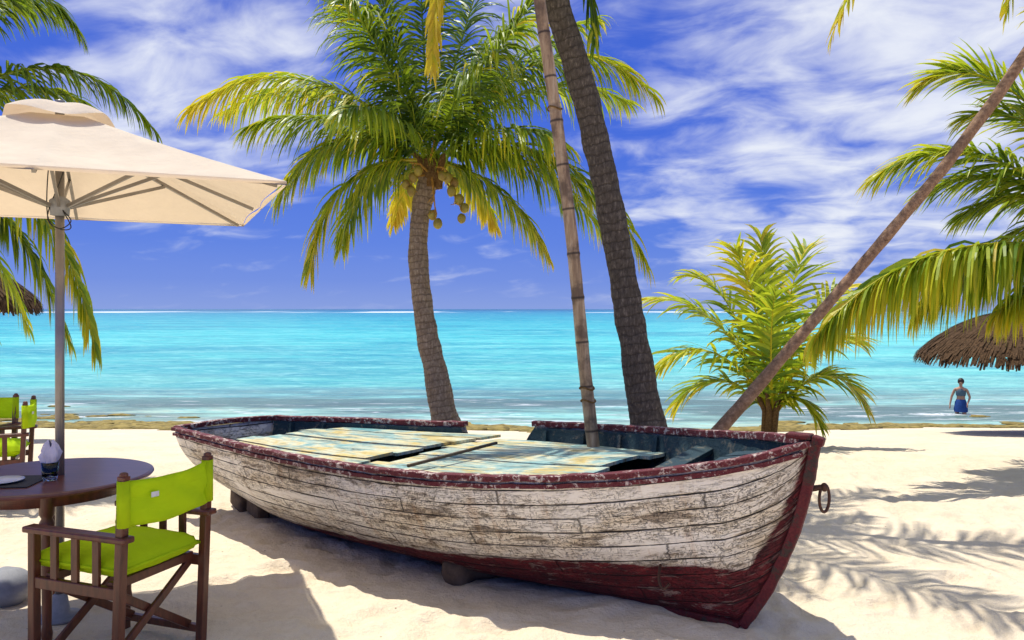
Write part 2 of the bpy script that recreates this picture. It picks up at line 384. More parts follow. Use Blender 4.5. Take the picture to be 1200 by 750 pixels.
# ---------------------------------------------------------------- palms
def bez(a,b,c,t): return a*(1-t)**2+b*2*t*(1-t)+c*t*t
def frond(P0,P1,P2,leaf=.5,n=60,w=.026,hang=.5,tint=.45,tipy=.3,rr=.022,out=1.0):
    mb=MB(); path=[bez(P0,P1,P2,i/16) for i in range(17)]
    mb.tube(path,[rr*(1-.85*i/16) for i in range(17)],5,min(.82,tint+.3))
    phase=random.random()*10
    for i in range(n):
        t=.10+.90*(i+random.random()*.9)/n; t=min(t,.998)
        p=bez(P0,P1,P2,t); tg=(bez(P0,P1,P2,min(t+.02,1.0))-bez(P0,P1,P2,t-.02)).normalized()
        sd=tg.cross(V((0,0,1)))
        if sd.length<.15: sd=tg.cross(V((0,1,0)))
        sd.normalize(); nm=sd.cross(tg).normalized()
        prof=(.45+.55*math.sin(min(1,t/.4)*math.pi/2))*(1-.55*max(0,(t-.55)/.45)**1.6)
        for sg in(-1,1):
            if random.random()<.04: continue
            L=leaf*prof*random.uniform(.74,1.18)
            d=(sd*sg*(.95-.45*t)*out+tg*(.38+.75*t)+nm*random.uniform(-.12,.38)+V([random.uniform(-.2,.2) for _ in range(3)])).normalized()
            wv0=(tg-d*tg.dot(d))
            if wv0.length<.1: wv0=nm
            wv=(wv0.normalized()+nm*random.uniform(-.5,.5)).normalized()
            q=p.copy();vs=[];ts=[];ns=5
            tt=tint+random.uniform(-.14,.14)+tipy*max(0,t-.45)+.16*noise.noise(V((t*6,phase,sg)))
            dry=random.random()<.07
            hg=hang*random.uniform(.6,1.4)
            for k in range(ns+1):
                u=k/ns; ww=w*(.55+.45*math.sin(min(1,u*3)*math.pi/2))*(1-u**2.2)+.0015
                vs+= [q-wv*ww/2,q+wv*ww/2]; ts+=[min(.93,max(0,tt+tipy*.6*u*u+(.3 if dry else 0)))]*2
                d=(d+V((0,0,-1))*hg*(.28+.55*u)).normalized(); q=q+d*L/ns
                wv=(wv-d*wv.dot(d)).normalized()
            mb.add(vs,[(2*k,2*k+1,2*k+3,2*k+2) for k in range(ns)],ts)
    return mb
def palm(name,label,base,crown,fr,leaf,n,w,tint,trunk_mb=None,trunk_mat=None,hang=.5,dx=None,group=None,tipy=.3):
    root=thing(name,base,label,'palm tree',group)
    if trunk_mb: trunk_mb.build('trunk',trunk_mat,root,base,True)
    for f in fr:
        cpx,cpy,tpx,tpy,dY=f[:5]; kw=dict(f[5]) if len(f)>5 else {}
        Y=crown[1]
        P2=at(tpx,tpy,Y+dY);P1=at(cpx,cpy,Y+dY*.5)
        P0=V(crown)+V((random.uniform(-.05,.05),random.uniform(-.05,.05),random.uniform(-.06,.06)))
        a=dict(leaf=leaf,n=n,w=w,hang=hang,tint=tint,tipy=tipy);a.update(kw)
        frond(P0,P1,P2,**a).build('frond',m_leaf,root,base)
    return root
def trunk(pts,rad,samples=160,n=22,ring=.05,step=.075):
    path=cr(pts,samples);mb=MB();L=0;rs=[]
    for i,p in enumerate(path):
        if i:L+=(p-path[i-1]).length
        t=i/samples*(len(rad)-1);k=min(int(t),len(rad)-2)
        r=lerp(rad[k],rad[k+1],t-k); ph=(L/step+.4*noise.noise(V((L*3,0,0))))%1; rs.append(r*(1+ring*(1-ph)-ring/2+.03*noise.noise(V((L*2,5,0)))))
    mb.tube(path,rs,n,None,True,.12);return mb
def px(w,Y): return w*Y/F/2
# main coconut palm
Y=9.3
tp=[at(530,545,Y),at(523,500,Y),at(511,440,Y),at(497,370,Y),at(490,300,Y),at(493,250,Y),at(503,205,Y)]
tr=trunk(tp,[px(42,Y),px(34,Y),px(28,Y),px(24,Y),px(22,Y),px(22,Y),px(24,Y)],200,22,.04,.06)
cw=at(506,190,Y)
base=V((tp[0].x,tp[0].y,tp[0].z))
FR=[(355,30,225,128,.2,dict(tint=.56,leaf=.72,n=130)),(380,60,262,132,1.0,dict(tint=.44)),(370,110,290,150,-.7,dict(tint=.38)),
(385,175,364,315,-.4,dict(tint=.52,leaf=.68)),(430,170,400,290,.5,dict(tint=.40,leaf=.62)),
(440,80,372,-30,.6,dict(tint=.24)),(460,60,425,-70,-.5,dict(tint=.20,leaf=.68)),(495,50,490,-90,.3,dict(tint=.22)),(530,70,575,-60,.9,dict(tint=.26)),
(565,80,640,-20,-.4,dict(tint=.28)),(600,50,700,20,.8,dict(tint=.32)),
(650,-10,766,112,.3,dict(tint=.46,leaf=.72,n=130)),(620,60,735,120,1.2,dict(tint=.38)),
(680,130,757,310,.2,dict(tint=.38,leaf=.72,n=120)),(620,150,715,285,.9,dict(tint=.36)),(590,200,640,300,.6,dict(tint=.46,leaf=.55)),(610,130,690,230,-.3,dict(tint=.40)),
(480,190,462,262,1.2,dict(tint=.66,leaf=.42)),(545,190,580,265,1.0,dict(tint=.64,leaf=.42)),(540,90,585,60,-1.8,dict(tint=.24)),
(430,20,405,0,-1.3,dict(tint=.26)),(450,110,400,130,-1.6,dict(tint=.28)),(560,30,610,30,1.6,dict(tint=.24)),(585,120,660,170,-1.2,dict(tint=.32)),(440,130,345,200,.9,dict(tint=.34)),(400,110,325,235,.2,dict(tint=.42))]
main=palm('coconut_palm','tall green coconut palm with nuts and full crown behind the boat stern',base,cw,FR,.66,104,.031,.32,tr,m_bark,hang=.74,tipy=.42)
fb=MB()
for k in range(26):
    a=random.random()*6.28;l=random.uniform(.2,.42);p=cw+V((0,0,-.15));q=p+V((math.cos(a)*l*.55,math.sin(a)*l*.55,l*.9-.1))
    fb.tube([p+V((math.cos(a)*.08,math.sin(a)*.08,-.15)),lerp(p,q,.5),q],[.055,.05,.015],6,.0)
fb.ell(cw+V((0,0,-.12)),(.14,.14,.2),12,8,.3,4)
fb.build('crown_fibre',m_fibre,main,base,True)
for (a,b) in [(484,208),(476,216),(490,200),(524,208),(532,214),(529,224),(538,234),(544,244),(513,262),(482,224),(518,206),(507,252),(541,256)]:
    s=random.uniform(.044,.056);c=MB();c.ell(at(a,b,Y-.32+random.uniform(-.1,.1)),(s,s,s*1.2),14,10,.1);c.build('coconut',m_coco,main,base,True)
for (a,b,c_,d) in [(500,200,520,135),(505,205,480,190),(512,200,542,248),(498,205,480,218),(505,200,511,258),(510,195,530,208)]:
    st=MB();p=at(a,b,Y-.1);q=at(c_,d,Y-.3);mid=(p+q)/2+V((0,0,.05))
    st.tube([p,mid,q],[.015,.011,.006],5,0)
    for k in range(6):
        e=lerp(mid,q,k/6.);st.tube([e,e+V((random.uniform(-.10,.10),random.uniform(-.08,.08),random.uniform(-.12,-.02)))],[.006,.003],4,0)
    st.build('flower_stalk',m_orange,main,base)
# dark palm, crown above the frame
Y=7.6
tp=[at(768,548,Y),at(758,490,Y),at(744,410,Y),at(727,310,Y),at(706,200,Y-.1),at(682,100,Y-.2),at(650,0,Y-.3),at(600,-120,Y-.4)]
tr=trunk(tp,[px(50,Y),px(40,Y),px(35,Y),px(32,Y),px(31,Y),px(30,Y),px(29,Y),px(28,Y)],260,24,.03,.07)
cw=tp[-1]
FR=[(506,-110,507,84,-.3,dict(tint=.80,leaf=.36,n=90,hang=.9)),(680,-130,697,52,.2,dict(tint=.2,leaf=.4,hang=.9)),(560,-220,420,-60,.5),(640,-260,760,-140,.4),(520,-200,380,-100,-1),(620,-200,700,-90,-1.6),(600,-260,620,-150,1.5),(560,-160,530,-40,1.6),(660,-180,800,-90,1.4),(600,-190,560,-80,-2),
(820,-300,1040,-200,-.4),(760,-280,900,-260,-2.2)]
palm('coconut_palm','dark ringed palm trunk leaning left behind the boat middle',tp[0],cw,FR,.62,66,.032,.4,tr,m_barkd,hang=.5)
# leaning palm at right
Y=6.0
tp=[at(795,570,Y),at(832,517,Y),at(893,447,Y),at(962,366,Y),at(1038,278,Y),at(1112,188,Y),at(1200,66,Y),at(1350,-170,Y)]
tr=trunk(tp,[px(19,Y),px(16,Y),px(14,Y),px(12.5,Y),px(12.5,Y),px(13,Y),px(13,Y),px(13,Y)],150,14,.02,.11)
cw=tp[-1]
FR=[(1090,-260,973,46,-.1,dict(tint=.70,leaf=.36,n=100)),(1210,-130,1178,20,.3,dict(tint=.6,leaf=.3)),(1180,-300,1050,-150,.4),(1440,-240,1520,-80,.5),(1340,-340,1400,-190,-1),(1250,-280,1200,-190,1.5),(1430,-140,1500,40,-.8)]
palm('leaning_palm','thin bare brown palm trunk leaning right over the boat bow',tp[0],cw,FR,.5,60,.03,.5,tr,m_lean,hang=.6)
# right palm outside the frame with the fronds that reach in
Y=8.2
tp=[at(1410,560,Y),at(1395,460,Y),at(1365,380,Y),at(1330,305,Y)]
tr=trunk(tp,[.19,.16,.14,.13],90,16,.05,.07);cw=tp[-1]
FR=[(1080,240,958,392,-1.2,dict(tint=.56,leaf=.78,n=260,hang=1.5,w=.034,out=.5,tipy=.30)),(1110,250,1010,350,-.6,dict(tint=.48,leaf=.78,n=200,hang=1.4,out=.5)),(1150,270,1075,362,.0,dict(tint=.46,leaf=.72,n=160,hang=1.3,out=.6)),
(1150,120,1030,206,.2,dict(tint=.46,leaf=.76,hang=.4,n=140,w=.038)),(1190,30,1080,100,.6,dict(tint=.50,leaf=.7,hang=.3,n=130,w=.038)),(1180,170,1085,225,.9,dict(tint=.40,leaf=.7,hang=.4,n=120)),
(1210,190,1128,255,.8,dict(tint=.40,leaf=.66,hang=.4)),(1240,230,1170,285,.9,dict(tint=.38,leaf=.6)),(1235,100,1130,140,.5,dict(tint=.46,hang=.3)),(1240,300,1170,365,-.2,dict(tint=.54,leaf=.7,hang=1.3,n=160)),
(1480,60,1600,260,0),(1440,20,1540,60,.8),(1320,290,1250,440,-1.6,dict(tint=.6)),(1420,320,1480,460,-.8),(1290,60,1220,10,.9,dict(tint=.5))]
palm('coconut_palm','palm with long yellow green fronds reaching in from the right edge',V((tp[0].x,tp[0].y,0)),cw,FR,.62,96,.034,.45,tr,m_bark,hang=.6)
# left palm outside the frame
Y=7.6
tp=[at(-190,580,Y),at(-175,450,Y),at(-165,300,Y),at(-150,190,Y)]
tr=trunk(tp,[.2,.16,.14,.13],90,16,.05,.07);cw=tp[-1]
FR=[(60,140,112,412,-.2,dict(tint=.52,leaf=.55,hang=1.1,n=150)),(20,190,80,400,.3,dict(tint=.40,leaf=.55,hang=1,n=130)),(60,-10,182,155,.3,dict(tint=.30,leaf=.5,n=140,hang=.8)),(40,40,130,150,.8,dict(tint=.28,leaf=.5,n=120,hang=.7)),(0,-110,95,42,.4,dict(tint=.26,leaf=.5,n=120)),(-30,-60,60,20,.9,dict(tint=.24,leaf=.5,n=100)),(-20,230,30,380,.6,dict(tint=.4)),(-260,60,-420,200,0),(-200,-40,-260,-60,.6),(-60,250,-20,420,-.8),(-280,180,-340,380,.4),(-100,-20,-60,-40,1.2)]
palm('coconut_palm','palm with drooping green fronds at the left edge behind the parasol',V((tp[0].x,tp[0].y,0)),cw,FR,.5,80,.03,.38,tr,m_bark,hang=.6)
# young palm
Y=11.5
b=at(899,520,Y);b.z=gz(b.x,b.y);cw=at(903,486,Y)
st=MB()
for k in range(6):
    a=k*1.05;st.tube([b+V((math.cos(a)*.04,math.sin(a)*.04,-.1)),cw+V((math.cos(a)*.08,math.sin(a)*.08,.05)),cw+V((math.cos(a)*.22,math.sin(a)*.16,.35))],[.07,.045,.025],7,.0)
FR=[(850,335,750,352,.3),(862,320,804,322,.7),(886,330,862,292,-.4,dict(tint=.66)),(898,350,892,278,.3),(922,330,945,290,.8),(952,345,990,338,.2,dict(tint=.66)),(968,400,1014,474,-.3),
(835,370,770,432,-.4),(842,410,792,474,.4),(950,380,1005,400,-.6),(900,400,908,345,-1.3,dict(tint=.5)),(935,440,962,500,-.3,dict(leaf=.5))]
palm('young_palm','young bushy yellow green palm growing from the sand behind the bow',b,cw,FR,.70,46,.056,.57,st,m_fibre,hang=.36,tipy=.20)
# ---------------------------------------------------------------- boat
Nl=[atz(205,504,.64),atz(240,513,.645),atz(300,528,.655),atz(400,547,.665),atz(500,559,.68),atz(600,563,.70),atz(700,561,.735),atz(800,552,.79),atz(880,540,.86),at(953,521,3.8)]
Fl=[atz(320,491,.64),atz(420,494,.645),atz(520,498,.665),atz(620,498,.715),atz(720,503,.755),atz(830,510,.835),atz(900,514,.90),at(953,521,3.8)]
TB=V((-2.37,6.62,0));AX=(V((1.45,3.8,0))-TB);AL=AX.length;AX.normalize()
def spar(L):
    s=[(p-V((0,0,p.z))-TB).dot(AX)/AL for p in L];a,b=s[0],s[-1];return [(x-a)/(b-a) for x in s]
Ns=spar(Nl);Fs=spar(Fl)
def interp(L,S,s):
    s=max(0,min(1,s));i=0
    while i<len(S)-2 and s>S[i+1]: i+=1
    h=S[i+1]-S[i];u=(s-S[i])/h
    def tan(k):
        if k==0: return (L[1]-L[0])/(S[1]-S[0])
        if k==len(S)-1: return (L[-1]-L[-2])/(S[-1]-S[-2])
        return (L[k+1]-L[k-1])/(S[k+1]-S[k-1])
    a,b=L[i],L[i+1];ma,mb_=tan(i)*h,tan(i+1)*h
    return a*(2*u**3-3*u*u+1)+ma*(u**3-2*u*u+u)+b*(-2*u**3+3*u*u)+mb_*(u**3-u*u)
def Ng(s): return interp(Nl,Ns,s)
def Fg(s): return interp(Fl,Fs,s)
foot=at(868,733,4.0);S0=.915
stemp=cr([foot,at(898,690,3.95),at(927,628,3.88),at(944,570,3.83),at(953,521,3.8)],40)
K0=V((-2.15,6.5,0))
def K(s):
    if s<=S0:
        p=lerp(K0,foot,s/S0); p.z=-.03+ (.17*(1-s/.3)**2 if s<.3 else 0)+.03*(s/S0); return p
    u=((s-S0)/(1-S0))**.75*40;i=min(int(u),39);return lerp(stemp[i],stemp[i+1],u-i)
def gap(s): return .13*sm((s-.37)/.012)*(1-sm((s-.49)/.012))
def sec(s,w,inner=False):
    k=K(s); g=Ng(s) if w<0 else Fg(s).copy()
    if w>0: g=g-V((0,0,gap(s)))
    e=1.05+.55*sm((s-.55)/.42)+.15*(1-sm(s/.25))
    th=(1-abs(w))*math.pi/2
    lat=max(0,math.cos(th))**e; dz=max(0,math.sin(th))**e
    if inner:
        lat*=.94
        z=g.z-.012+((k.z+.06)-g.z)*dz
    else: z=g.z+(k.z-g.z)*dz
    p=lerp(V((k.x,k.y,0)),V((g.x,g.y,0)),lat);p.z=z
    if not inner and s>.02:
        p+=V((.004*noise.noise(V((s*9,w*4,1))),-.008*noise.noise(V((s*14,w*6,2))),0))*min(1,(1-s)*8)
    return p
ss=[i/90*.9 for i in range(90)]+[.9+.1*i/30 for i in range(31)]
NW=56
borg=V((-.4,5.2,0))
boat=thing('rowing_boat',borg,'old wooden boat with peeling white and dark red paint lying on the sand','boat')
def shell(inner):
    vs=[];ts=[];uv=[]
    lens=0
    for i,s in enumerate(ss):
        if inner: s=s*.985+.004
        if i: lens=s*4.9
        for j in range(NW+1):
            w=-1+2*j/NW; p=sec(s,w,inner)
            if inner is False:
                d=min((p-q).length for q in stemp[::2]) if s>.7 else 9
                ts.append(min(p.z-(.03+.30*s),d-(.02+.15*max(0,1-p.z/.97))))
            else: ts.append(0)
            g=Ng(s) if w<0 else Fg(s); vv=(g.z-p.z)*.85+ (1-abs(w))*.28
            vs.append(p);uv.append((lens+.01,vv+(3 if w>0 else 0)+.001))
    n=NW+1
    fs=[(i*n+j,i*n+j+1,(i+1)*n+j+1,(i+1)*n+j) for i in range(len(ss)-1) for j in range(NW)]
    m=MB();m.add(vs,fs,ts,uv);return m
hull=shell(False).build('hull',m_hull,boat,borg,True)
shell(True).build('inner_hull',m_inner,boat,borg,True)
m=MB();pts=[sec(0,-1+2*j/NW) for j in range(NW+1)];c=sum(pts,V((0,0,0)))/len(pts)
m.add([c]+pts,[(0,j+1,j+2) for j in range(NW)]+[(0,NW+1,1)],.3,[(0.5+p.x,p.z) for p in [c]+pts]);m.build('transom',m_hull,boat,borg)
def railpath(fn,a,b,n=50,out=0,up=.012): return [fn(lerp(a,b,i/n))+V((0,.004*math.sin(i*.9),up+.004*noise.noise(V((i*.4,0,0))))) for i in range(n+1)]
m=MB();m.sweep(railpath(Ng,0,.997,110),.060,.030,jit=.12);m.build('rail',m_rail,boat,borg,bevel=.005)
m=MB();m.sweep([p+V((0,-.012,-.040)) for p in railpath(Ng,0,.99,110)],.026,.022,jit=.15);m.build('rubbing_strip',m_rail,boat,borg)
m=MB();m.sweep(railpath(Fg,0,.372,40),.065,.04,jit=.12);m.build('rail',m_rail,boat,borg,bevel=.005)
m=MB();m.sweep(railpath(Fg,.497,.997,50),.065,.04,jit=.12);m.build('rail',m_rail,boat,borg,bevel=.005)
m=MB();a=Ng(0);b=Fg(0);m.sweep([lerp(a,b,i/12)+V((0,0,.012+.015*math.sin(math.pi*i/12))) for i in range(-0,13)],.06,.04,jit=.08);m.build('transom_rail',m_rail,boat,borg,bevel=.005)
m=MB();sp=[p+V((.008,-.008,0)) for p in stemp]+[stemp[-1]+V((.008,-.008,.02))]
side=V((.62,.785,0));vs=[]
fw=V((AX.x,AX.y,0))
for i,p in enumerate(sp):
    a=sp[max(i-1,0)];b=sp[min(i+1,len(sp)-1)];tg=(b-a).normalized();out=(fw-tg*fw.dot(tg)).normalized()
    wv=1+.16*noise.noise(V((i*.45,0,4)))
    for sx,so in((-1,-1),(1,-1),(.6,1),(-.6,1)): vs.append(p+side*sx*.026*wv+out*(so*.024*wv))
fs=[(i*4+k,i*4+(k+1)%4,(i+1)*4+(k+1)%4,(i+1)*4+k) for i in range(len(sp)-1) for k in range(4)]+[(3,2,1,0),tuple((len(sp)-1)*4+k for k in range(4))]
m.add(vs,fs);m.build('stem',m_stem,boat,borg,bevel=.006)
m=MB();m.sweep([K(i/20*S0)+V((0,0,-.01)) for i in range(21)],.07,.08);m.build('keel',m_stem,boat,borg,bevel=.006)
rz_=Matrix.Rotation(math.atan2(AX.y,AX.x),3,'Z')
m=MB();m.box(stemp[-1]+V((-.05,.04,.036)),(.12,.075,.026),rz_);m.build('bow_cap',m_stem,boat,borg,bevel=.008)
m=MB();m.box(stemp[-1]+V((.018,-.016,.020)),(.055,.05,.045),rz_@Matrix.Rotation(.25,3,'Y'));m.build('stem_head',m_stem,boat,borg,bevel=.008)
for s in [.04,.10,.53,.60,.67,.74]:
    m=MB();pp=[]
    for j in range(25):
        w=-1+2*j/24;p=sec(s,w*.985,True);c=K(s)+V((0,0,.5));pp.append(p+(c-p).normalized()*.014)
    m.sweep(pp,.035,.026,up=V((AX.x,AX.y,.01)));m.build('frame_rib',m_inner,boat,borg)
def deck(s0,s1,w0,w1,n,dz,name,mat,jit=.01,dome=.05):
    m=MB()
    for k in range(n):
        a=lerp(w0,w1,k/n)+.004;b=lerp(w0,w1,(k+1)/n)-.006
        e0=s0+random.uniform(-jit,jit);e1=s1+random.uniform(-jit,jit);z_=random.uniform(-.006,.006);vs=[];q=10
        for i in range(q+1):
            s=lerp(e0,e1,i/q);P=Ng(s);Q=Fg(s)
            for w,t_ in((a,0),(b,0),(b,-.02),(a,-.02)):
                v=lerp(P,Q,w);v.z=lerp(P.z,Q.z,.5)+dz+t_+z_+dome*math.sin(math.pi*w);vs.append(v)
        m.add(vs,[(i*4+c,i*4+(c+1)%4,(i+1)*4+(c+1)%4,(i+1)*4+c) for i in range(q) for c in range(4)]+[(3,2,1,0),(q*4,q*4+1,q*4+2,q*4+3)])
    return m.build(name,mat,boat,borg)
deck(.13,.445,.05,.96,6,-.055,'deck_boards',m_deck,.012,.02)
deck(.455,.765,.05,.95,5,-.075,'deck_boards',m_deck,.022,.02)
def thwart(s,dz,wd,mat,name='thwart'):
    m=MB();P=lerp(Ng(s),Fg(s),.05);Q=lerp(Ng(s),Fg(s),.95);P.z+=dz;Q.z+=dz;m.bar(P,Q,.03,wd,up=(AX.x,AX.y,0));m.build(name,mat,boat,borg,bevel=.004)
thwart(.115,-.08,.10,m_inner);thwart(.83,-.07,.12,m_inner)
deck(.90,.985,.1,.9,3,-.03,'foredeck',m_inner,.002,.02)
rc=at(966,584,3.86)
m=MB();ring=[rc+V((.030*math.cos(a),.015*math.cos(a),.066*math.sin(a))) for a in [2*math.pi*i/24 for i in range(25)]]
m.tube(ring,.0075,8,0,False);rg=m.build('mooring_ring',m_iron,boat,borg,True)
m=MB();m.tube([at(936,574,3.86),at(956,572,3.86),at(968,570,3.85)],[.018,.015,.012],8,0);m.ell(at(966,571,3.85),(.018,.018,.022));m.build('eye_bolt',m_iron,rg,borg,True)
m=MB();m.tube(cr([at(775,655,4.12),at(772,678,4.02),at(777,690,3.98),at(785,684,3.98)],12),.007,6,0);m.build('iron_hook',m_iron,boat,borg,True)
m=MB();p=atz(478,546,.68);q=atz(582,519,.72);m.bar(p,q,.018,.016);single(m,'wooden_stick',m_bamboo,p,'thin bare stick lying across the painted deck boards of the boat','stick')
Y=5.55
pp=cr([at(700,556,Y),at(697,538,Y),at(684,420,Y),at(669,270,Y),at(652,140,Y),at(632,0,Y),at(618,-90,Y)],220)
m=MB();L=0;rs=[]
for i,p in enumerate(pp):
    if i:L+=(p-pp[i-1]).length
    f=(L/.31)%1;d=min(f,1-f);rs.append(px(15.5,Y)*(1-.12*i/220)*(1+.12*math.exp(-(d/.03)**2)))
m.tube(pp,rs,14,None,True,.05)
bp=thing('bamboo_pole',pp[0],'weathered bamboo pole standing upright in the boat','pole');m.build('cane',m_bamboo,bp,pp[0],True)
for zz in(60,64,150):
    m=MB();c=pp[int(zz)];m.tube([c+V((.051*math.cos(a),.051*math.sin(a),0.01*math.sin(a*2))) for a in [6.283*i/16 for i in range(17)]],.006,5,0,False)
    m.build('binding',m_fibre,bp,pp[0],True)
c=atz(548,678,.0);m=MB()
m.tube(cr([c+V((-.10,-.10,.02)),c+V((-.02,-.02,.06)),c+V((.14,.10,.07)),c+V((.32,.28,.05))],14),[.05]+[.085+.01*math.sin(k) for k in range(13)]+[.06],14,None,True,.3);single(m,'driftwood_log',m_stone,c,'short brown log in the sand under the near side of the hull','log',smooth=True)
for px_,py_,l in[(280,596,'low brown chock under the stern end of the boat, left one'),(300,606,'low brown chock under the stern, right beside the left one')]:
    c=atz(px_,py_,0);m=MB();m.box(c+V((0,.05,.05)),(.10,.30,.13),Matrix.Rotation(.6,3,'Z')@Matrix.Rotation(.15,3,'X'));single(m,'wooden_chock',m_stone,c,l,'chock','chocks under the boat',bevel=.02)
# ---------------------------------------------------------------- parasol
pc=V((-2.34,4.12,0));par=thing('parasol',pc,'cream canvas parasol with grey pole standing through the round table','parasol')
ztop=2.62;zr=2.18
def rim(a,Rr=1.0):
    ang=R(-21)+a*math.pi/4
    k=abs(((a*45)%90)-45); rad=.997/math.cos(R(k)); return V((math.cos(ang)*rad*Rr,math.sin(ang)*rad*Rr,0))
def csurf(r0,r1,z0,z1,sag,na=64,nr=14,wav=0,dome=-.012,rnd=0):
    vs=[]
    for i in range(nr+1):
        f=lerp(r0,r1,i/nr)
        for k in range(na):
            a=8*k/na;fr=(a%1);s=-sag*math.sin(math.pi*fr)*math.sin(math.pi*min(1,i/nr*.9))
            d=rim(a,f)
            if rnd: d=lerp(d,d.normalized()*f*1.12,rnd)
            z=lerp(z0,z1,(i/nr))+s+wav*math.sin(a*math.pi+1)*math.sin(math.pi*.5*i/nr)+dome*math.sin(math.pi*i/nr)
            if i==nr: d=d*(1-.03*math.sin(math.pi*fr))
            vs.append(pc+V((d.x,d.y,z)))
    m=MB();m.add(vs,[(i*na+k,i*na+(k+1)%na,(i+1)*na+(k+1)%na,(i+1)*na+k) for i in range(nr) for k in range(na)]);return m
can=csurf(.12,1,ztop-.04,zr,.03).build('canopy',m_canvas,par,pc,True)
csurf(1.0,1.002,zr,zr-.012,0,64,2).build('hem',m_canvas,can,pc,True)
csurf(.015,.24,ztop+.045,ztop-.045,.0,64,12,.016,.018,.6).build('vent_cap',m_canvas,par,pc,True)
m=MB();m.tube([pc,pc+V((0,0,ztop+.02))],.022,16,0);m.build('pole',m_metal,par,pc,True)
m=MB();m.lathe([(.001,ztop+.065),(.018,ztop+.06),(.022,ztop+.05),(.018,ztop+.035)],pc,12);m.build('finial',m_metal,par,pc,True)
hz=2.13
m=MB();m.lathe([(.024,hz-.05),(.045,hz-.045),(.05,hz+.03),(.024,hz+.05)],pc,16);m.build('hub',m_plastic,par,pc,True)
m=MB();m.lathe([(.024,ztop-.13),(.045,ztop-.12),(.045,ztop-.07),(.024,ztop-.06)],pc,16);m.build('hub',m_plastic,par,pc,True)
for k in range(8):
    d=rim(k+0.0,1.0);A=pc+V((d.x*.04,d.y*.04,ztop-.095));B=pc+V((d.x*.96,d.y*.96,zr-.016))
    m=MB();m.bar(A,B,.016,.018);rb=m.build('rib',m_metal,par,pc)
    mid=lerp(A,B,.5);m=MB();m.bar(pc+V((d.x*.04,d.y*.04,hz)),mid+V((0,0,-.012)),.014,.018);m.build('strut',m_metal,rb,pc)
for off in(0,.8):
    m=MB();m.tube(cr([pc+V((.03,-.03,hz-.02)),pc+V((.08,-.04,hz-.08-off*.04)),pc+V((.03,-.06,hz-.12)),pc+V((-.04,-.04,hz-.05)),pc+V((-.04+off*.1,-.03,hz+.2)),pc+V((.0,-.03,hz+.34))],30),.003,5,0)
    m.build('cord',m_black,par,pc,True)
m=MB();m.lathe([(.001,.0),(.10,.0),(.105,.015),(.05,.03),(.035,.12),(.023,.13)],pc,32);m.build('base',m_plastic,par,pc,True)
c=at(8,703,4.37);c.z=0;m=MB();m.ell(c+V((0,0,.07)),(.13,.13,.11),20,12,.05);single(m,'weight',m_plastic,c,'rounded grey weight on the sand at the left edge behind the chair','weight',smooth=True)
# ---------------------------------------------------------------- table
tc=pc.copy()+V((-.05,0,0));tab=thing('round_table',tc,'round dark wooden table under the parasol','table')
m=MB();m.lathe([(.001,.742),(.475,.742),(.488,.738),(.492,.730),(.484,.720),(.001,.718)],tc,72);m.build('tabletop',m_table,tab,tc)
m=MB();m.lathe([(.38,.718),(.38,.655),(.36,.655),(.36,.718)],tc,48);m.build('apron',m_wood,tab,tc,True)
for k in range(4):
    a=R(-62+90*k);p=tc+V((math.cos(a)*.36,math.sin(a)*.36,0))
    m=MB();m.lathe([(.001,0),(.02,0),(.026,.05),(.02,.09),(.024,.3),(.030,.5),(.022,.54),(.034,.56),(.034,.58),(.024,.6),(.035,.62),(.035,.715)],p,14);m.build('leg',m_wood,tab,tc,True)
p=tc+V((-.15,-.19,.7435));m=MB();m.box(p+V((0,0,.002)),(.40,.28,.004),Matrix.Rotation(.12,3,'Z'));single(m,'placemat',m_black,p,'black woven placemat on the round table','placemat')
p=tc+V((-.12,-.20,.749));m=MB();m.lathe([(.001,.0),(.06,.0),(.095,.008),(.097,.011),(.062,.004),(.001,.004)],p,40);single(m,'side_plate',m_plate,p,'small white plate on the black placemat','plate',smooth=True)
p=tc+V((.075,-.13,.743));m=MB();m.lathe([(.001,.0),(.030,.0),(.036,.02),(.040,.09),(.0375,.09),(.033,.02),(.001,.008)],p,28);single(m,'glass_tumbler',m_glass,p,'clear glass tumbler on the table holding a napkin','glass',smooth=True)
m=MB();n=36;vs=[];lv=[(.02,.012),(.024,.05),(.028,.09),(.036,.11),(.045,.135),(.03,.165),(.012,.185)]
for r,z in lv:
    for k in range(n):
        a=6.283*k/n;rr=r*(1+.28*math.sin(a*5+z*30)*min(1,z/.08));vs.append(p+V((rr*math.cos(a),rr*math.sin(a),z+.018*math.sin(a*3+1)*min(1,z/.1))))
m.add(vs,[(i*n+k,i*n+(k+1)%n,(i+1)*n+(k+1)%n,(i+1)*n+k) for i in range(len(lv)-1) for k in range(n)]);single(m,'napkin',m_napkin,p+V((0,0,.01)),'pale lilac cloth napkin folded upright in the tumbler','napkin',smooth=True)
